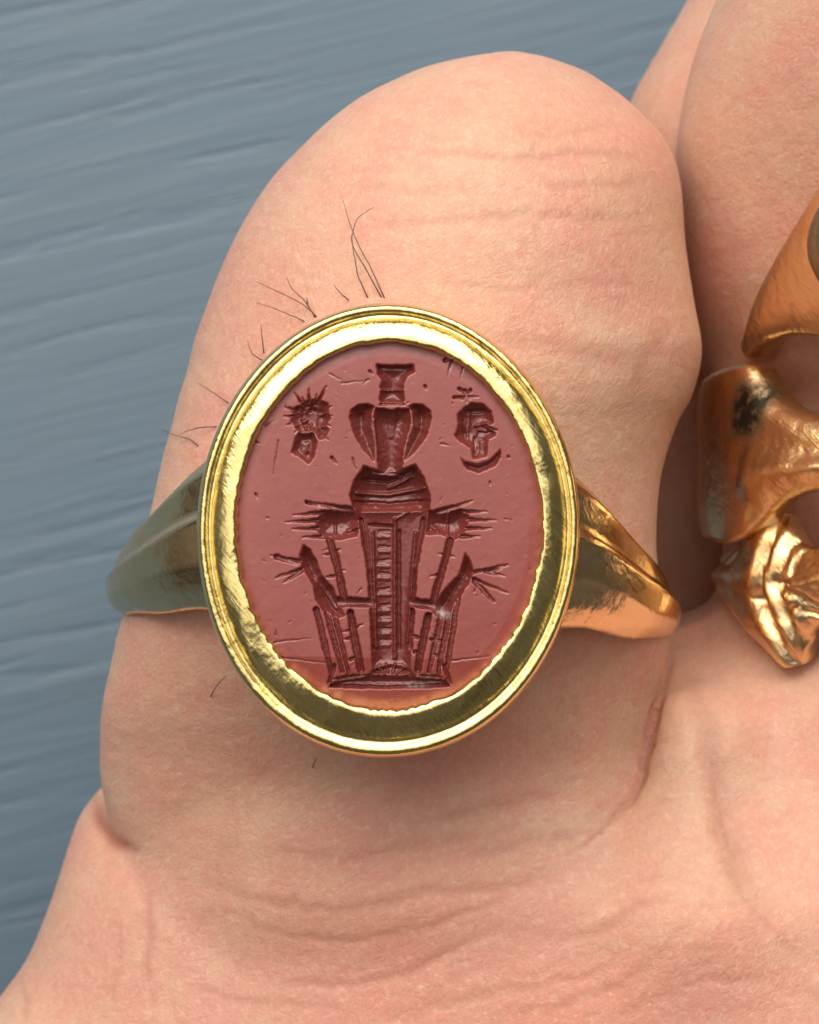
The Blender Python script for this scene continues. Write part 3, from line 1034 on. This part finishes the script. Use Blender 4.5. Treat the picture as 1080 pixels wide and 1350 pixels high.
# nicks, scratches and pits in the face
for a, b, w, d in (((732, 70), (712, 135), 12, 3), ((765, 100), (752, 150), 6, 1.6), ((338, 400), (356, 422), 9, 4), ((405, 405), (418, 440), 6, 2.5), ((160, 1048), (330, 1066), 6, 2.2),
                   ((720, 1058), (852, 1044), 6, 2.2), ((165, 345), (148, 455), 5, 1.6), ((640, 170), (643, 180), 11, 4), ((85, 350), (105, 355), 8, 2.5), ((150, 1000), (270, 985), 6, 1.6),
                   ((705, 85), (745, 70), 14, 3), ((460, 120), (470, 130), 9, 3), ((455, 150), (440, 160), 6, 2), ((370, 160), (440, 152), 6, 1.4), ((690, 355), (718, 362), 6, 2), ((850, 480), (852, 490), 7, 3), ((910, 398), (914, 402), 9, 3),
                   ((92, 520), (95, 535), 8, 3), ((330, 130), (372, 150), 6, 1.5), ((120, 300), (150, 280), 5, 1.5)):
    cut_line([a, b], w, 3, d)
er = ((GX - 513) / 200)**2 + ((GY - 693.5) / 242)**2
for i in range(90):
    a, r = rng.uniform(0, 2 * math.pi), math.sqrt(rng.random()) * 0.98
    cx, cy = (513 + 200 * r * math.cos(a) - 300) * 2.4545, (693.5 + 242 * r * math.sin(a) - 440) * 2.4545
    if depth[np.searchsorted(gx, 300 + cx / 2.4545), np.searchsorted(gy, 440 + cy / 2.4545)] < 0.3:
        L, q = abs(rng.normal(0, 10)) + 1, rng.uniform(0, 6.3)
        cut_line([(cx, cy), (cx + L * math.cos(q), cy + L * math.sin(q))], rng.uniform(3, 6.5), 2, rng.uniform(0.5, 1.9))
# tool marks in the cuts, faint waviness of the worn face, domed edge and a bevelled foot
tool = (vnoise(GX / 4.0, GY / 4.0, 31, 3) * 1.0) * np.clip(depth / 4, 0, 1)
depth2 = depth + tool + 0.35 * vnoise(GX / 10, GY / 10, 33, 3)
k3 = np.array([0.25, 0.5, 0.25])
for _ in range(2):
    depth2 = k3[0] * np.roll(depth2, 1, 0) + k3[1] * depth2 + k3[2] * np.roll(depth2, -1, 0)
    depth2 = k3[0] * np.roll(depth2, 1, 1) + k3[1] * depth2 + k3[2] * np.roll(depth2, -1, 1)
dome = 5.0 * er**2 + 10 * np.clip(er - 0.86, 0, 1)
foot = 0.16 * np.clip(GY - 868 - 0.02 * (GX - 513), 0, 200)
ZS = (-depth2 - dome - foot) / PX + 0.004
keep = er < 1.045
ok = keep[:-1, :-1] & keep[1:, :-1] & keep[1:, 1:] & keep[:-1, 1:]
sx = (GX - 540) / PX
sy = (675 - GY) / PX
Vg = np.stack([sx.ravel(), sy.ravel(), ZS.ravel()], 1)
ii = np.arange(Vg.shape[0]).reshape(GX.shape)
Qg = np.stack([ii[:-1, :-1], ii[:-1, 1:], ii[1:, 1:], ii[1:, :-1]], -1)[ok]
used = np.unique(Qg)
rm = np.full(len(Vg), -1)
rm[used] = np.arange(len(used))
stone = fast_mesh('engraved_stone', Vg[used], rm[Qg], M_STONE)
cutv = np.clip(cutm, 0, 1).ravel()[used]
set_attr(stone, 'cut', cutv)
cx, cy = C([(697, 905)])[0]
res = np.exp(-(((GX - cx) * 0.9 + (GY - cy) * 0.5) / 9)**2 - (((GY - cy) * 0.9 - (GX - cx) * 0.5) / 5)**2) * (0.6 + 1.5 * vnoise(GX / 3, GY / 3, 41, 2))
cx, cy = C([(612, 1140)])[0]
res += 0.8 * np.exp(-((GX - cx) / 14)**2 - ((GY - cy) / 2.6)**2) * (0.6 + 1.6 * vnoise(GX / 3, GY / 3, 42, 2))
set_attr(stone, 'residue', np.clip(res, 0, 1).ravel()[used])
tag(stone, 'oval red jasper engraved with a standing sheathed figure, two small heads, star and crescent')
adopt(stone, seal)


# ------------------------------------------------------------------ the rings on the neighbouring finger
def band(name, mat, cx, cz, R, top_pts, bot_pts, face, back_half=0.1, thick=0.13, nu=240, nv=33, rel=None, tarn=None, back_y=None):
    """closed hoop round a finger that runs along y; edges given as px curves over the seen flank"""
    tp, bp = np.array(top_pts, float), np.array(bot_pts, float)
    ft, fb = smooth_curve(tp[:, 0], tp[:, 1]), smooth_curve(bp[:, 0], bp[:, 1])
    us = np.linspace(0, 2 * math.pi, nu, endpoint=False)
    vv = np.linspace(-1, 1, nv)
    Vr, tv = [], []
    for u in us:
        uu = u if u <= math.pi else 2 * math.pi - u           # 0 top, pi below
        us_ = min(uu, math.pi / 2)
        x = cx - R * math.sin(us_)
        z = cz + R * math.cos(us_)
        px, _ = to_px(x, 0, z)
        s = SC(z)
        yt, yb = (675 - float(ft(px))) * s, (675 - float(fb(px))) * s
        if uu > math.pi / 2:
            t = min(1, (uu - math.pi / 2) / 0.9)
            t = t * t * (3 - 2 * t)
            ym = (yt + yb) / 2 if back_y is None else (yt + yb) / 2 * (1 - t) + back_y * t
            hw = (yt - yb) / 2 * (1 - t) + back_half * t
            yt, yb = ym + hw, ym - hw
        c, h = (yt + yb) / 2, (yt - yb) / 2
        side = 1 if u <= math.pi else -1
        for v in vv:
            r = R + face(v, uu, h)
            y = c + v * h
            if rel is not None:
                r += rel(px, to_px(x, y, z)[1], v, uu)
            X_, Z_ = cx - side * r * math.sin(uu), cz + r * math.cos(uu)
            Vr.append((X_, y, Z_))
            tv.append(tarn(px, to_px(x, y, z)[1]) if tarn else 0)
        for v in vv[::-4]:
            X_, Z_ = cx - side * (R - thick) * math.sin(uu), cz + (R - thick) * math.cos(uu)
            Vr.append((X_, c + v * h * 0.96, Z_))
            tv.append(0)
    Vr = np.array(Vr)
    n = len(Vr) // nu
    ii = np.arange(nu * n).reshape(nu, n)
    r1 = np.roll(ii, -1, 0)
    Q = np.stack([ii, r1, np.roll(r1, -1, 1), np.roll(ii, -1, 1)], -1).reshape(-1, 4)
    o = fast_mesh(name, Vr, Q, mat)
    set_attr(o, 'tarnish', tv)
    return o


# ring with an oval setting that leans in from the side
ra = empty('oval_ring', (2.44, P(0, 330, -1)[1], -2.4))
tag(ra, 'orange gold ring with a tapering shoulder and dark oval setting, above the tarnished ring', 'ring')
b = band('shank', M_ROSE, 2.44, -1.30, 1.09,
         [(940, 478), (972, 470), (980, 425), (990, 385), (1012, 335), (1040, 285), (1062, 248), (1100, 190), (1400, 150)],
         [(940, 486), (972, 484), (984, 462), (1000, 449), (1030, 440), (1080, 444), (1120, 458), (1400, 470)],
         lambda v, u, h: -0.03 * v * v - 0.035 * abs(v)**8, back_half=0.10,
         tarn=lambda px, py: 0.35 if (py > 400 and (int(px * 0.31) % 7 == 0)) else 0.0)
adopt(b, ra)
nt = 160
th = np.linspace(0, 2 * math.pi, nt, endpoint=False)
ax3 = np.array([-0.42, 0.0, 0.91])                     # the setting faces up and towards the little finger
e1 = np.array([0.91, 0.0, 0.42])
e2 = np.array([0.0, 1.0, 0.0])
c0 = np.array([1.85, P(0, 316, -0.28)[1], -0.30])


def oval(name, prof, mat):
    Vv = []
    for r, z in prof:
        nz = 0.004 * vnoise(np.cos(th) * 5 + 9, np.sin(th) * 5 + 9 + r * 3, 5, 2)
        Vv.append(c0 + ((0.40 * r + nz)[:, None] * np.cos(th)[:, None] * e1 + (0.31 * r * 1.0 + nz)[:, None] * np.sin(th)[:, None] * e2 + z * ax3) if hasattr(nz, '__len__') else c0)
    Vv = np.concatenate(Vv)
    n = len(prof)
    ii = np.arange(n * nt).reshape(n, nt)
    Qv = np.stack([ii[:-1], ii[1:], np.roll(ii, -1, 1)[1:], np.roll(ii, -1, 1)[:-1]], -1).reshape(-1, 4)
    return fast_mesh(name, Vv, Qv, mat)


M_DARK = gold_mat('dull_gold', (0.30, 0.28, 0.17), 0.28, hammer=0.4, scratch=0.3)
o = oval('bezel', [(0.62, 0.02), (0.64, 0.05), (0.70, 0.06), (0.80, 0.045), (0.90, 0.01), (0.97, -0.05), (1.0, -0.11), (0.99, -0.2), (0.92, -0.32), (0.3, -0.36), (0.01, -0.36)], M_DARK)
adopt(o, ra)
o = oval('stone', [(0.66, 0.0), (0.66, 0.03), (0.60, 0.045), (0.4, 0.065), (0.2, 0.075), (0.01, 0.08)], M_GREEN)
adopt(o, ra)

# heavy band, waisted in front, with a flat flank and a black tarnish mark
hn = np.random.default_rng(3)


def relB(px, py, v, u):
    return 0.012 * float(vnoise(np.array([px / 16.0 + py / 30.0]), np.array([py / 26.0 - px / 60]), 8, 2)[0]) * (0.25 if px < 966 else 1.0)


def tarB(px, py):
    a = math.exp(-(((px - 984 + 0.12 * (py - 540)) / 23)**4) - ((py - 540) / 37)**4)
    return min(1, 1.4 * a)


def faceB(v, u, h):
    flank = max(0, min(1, (math.degrees(u) - 60) / 5))
    crest = 0.045 * math.exp(-((v + 0.42) / 0.30)**2)
    return (1 - flank) * (crest - 0.05 * v**4 - 0.02 * v**10) + flank * (-0.012 - 0.02 * v**8)


rb = empty('tarnished_ring', (2.42, P(0, 600, -1)[1], -2.9))
tag(rb, 'heavy orange gold ring with a black tarnish patch and hammered front, between two other rings', 'ring')
b = band('hoop', M_ROSE, 2.42, -1.66, 1.225,
         [(900, 506), (918, 500), (930, 492), (952, 484), (975, 480), (990, 500), (1010, 525), (1040, 540), (1080, 549), (1200, 555), (1400, 555)],
         [(900, 700), (918, 708), (945, 716), (968, 706), (990, 682), (1012, 662), (1045, 650), (1080, 645), (1200, 640), (1400, 640)],
         faceB, back_half=0.13, thick=0.16, rel=relB, tarn=tarB)
adopt(b, rb)


# carved ring: fluted like a paw, with a pointed lower lobe
def relC(px, py, v, u):
    f = 0.0
    for (x0, y0, x1, y1, w, d) in ((1016, 676, 1004, 790, 5, .05), (1004, 790, 1034, 872, 8, .05), (1036, 712, 1026, 770, 6, .04), (1026, 770, 1046, 850, 7, .05), (990, 690, 962, 745, 5, .025),
                                   (968, 715, 945, 755, 4, .02), (1042, 775, 1075, 800, 5, .03), (1050, 800, 1085, 815, 4, .025), (1050, 730, 1046, 760, 5, .03)):
        L = (x1 - x0)**2 + (y1 - y0)**2
        t = min(1, max(0, ((px - x0) * (x1 - x0) + (py - y0) * (y1 - y0)) / L))
        d2 = (px - x0 - t * (x1 - x0))**2 + (py - y0 - t * (y1 - y0))**2
        f -= d * math.exp(-d2 / (w * w))
    return f + 0.010 * float(vnoise(np.array([px / 9.0]), np.array([py / 14.0]), 18, 2)[0])


def faceC(v, u, h):
    return 0.075 * (1 - abs(v)**(2 if u < 0.9 else 4)) - 0.055 + 0.02 * math.exp(-((v - 0.1) / 0.25)**2)


rcg = empty('carved_ring', (2.42, P(0, 770, -1)[1], -2.9))
tag(rcg, 'orange gold ring carved with flutes into a pointed claw tip resting near the palm', 'ring')
b = band('hoop', M_ROSE, 2.42, -1.66, 1.12,
         [(920, 738), (940, 736), (950, 724), (968, 705), (985, 688), (1000, 674), (1012, 676), (1026, 698), (1040, 716), (1060, 722), (1090, 712), (1400, 700)],
         [(920, 780), (940, 784), (955, 806), (978, 842), (1000, 864), (1022, 881), (1036, 876), (1048, 845), (1062, 826), (1090, 822), (1400, 822)],
         faceC, back_half=0.10, thick=0.14, rel=relC, nu=360, nv=49)
adopt(b, rcg)
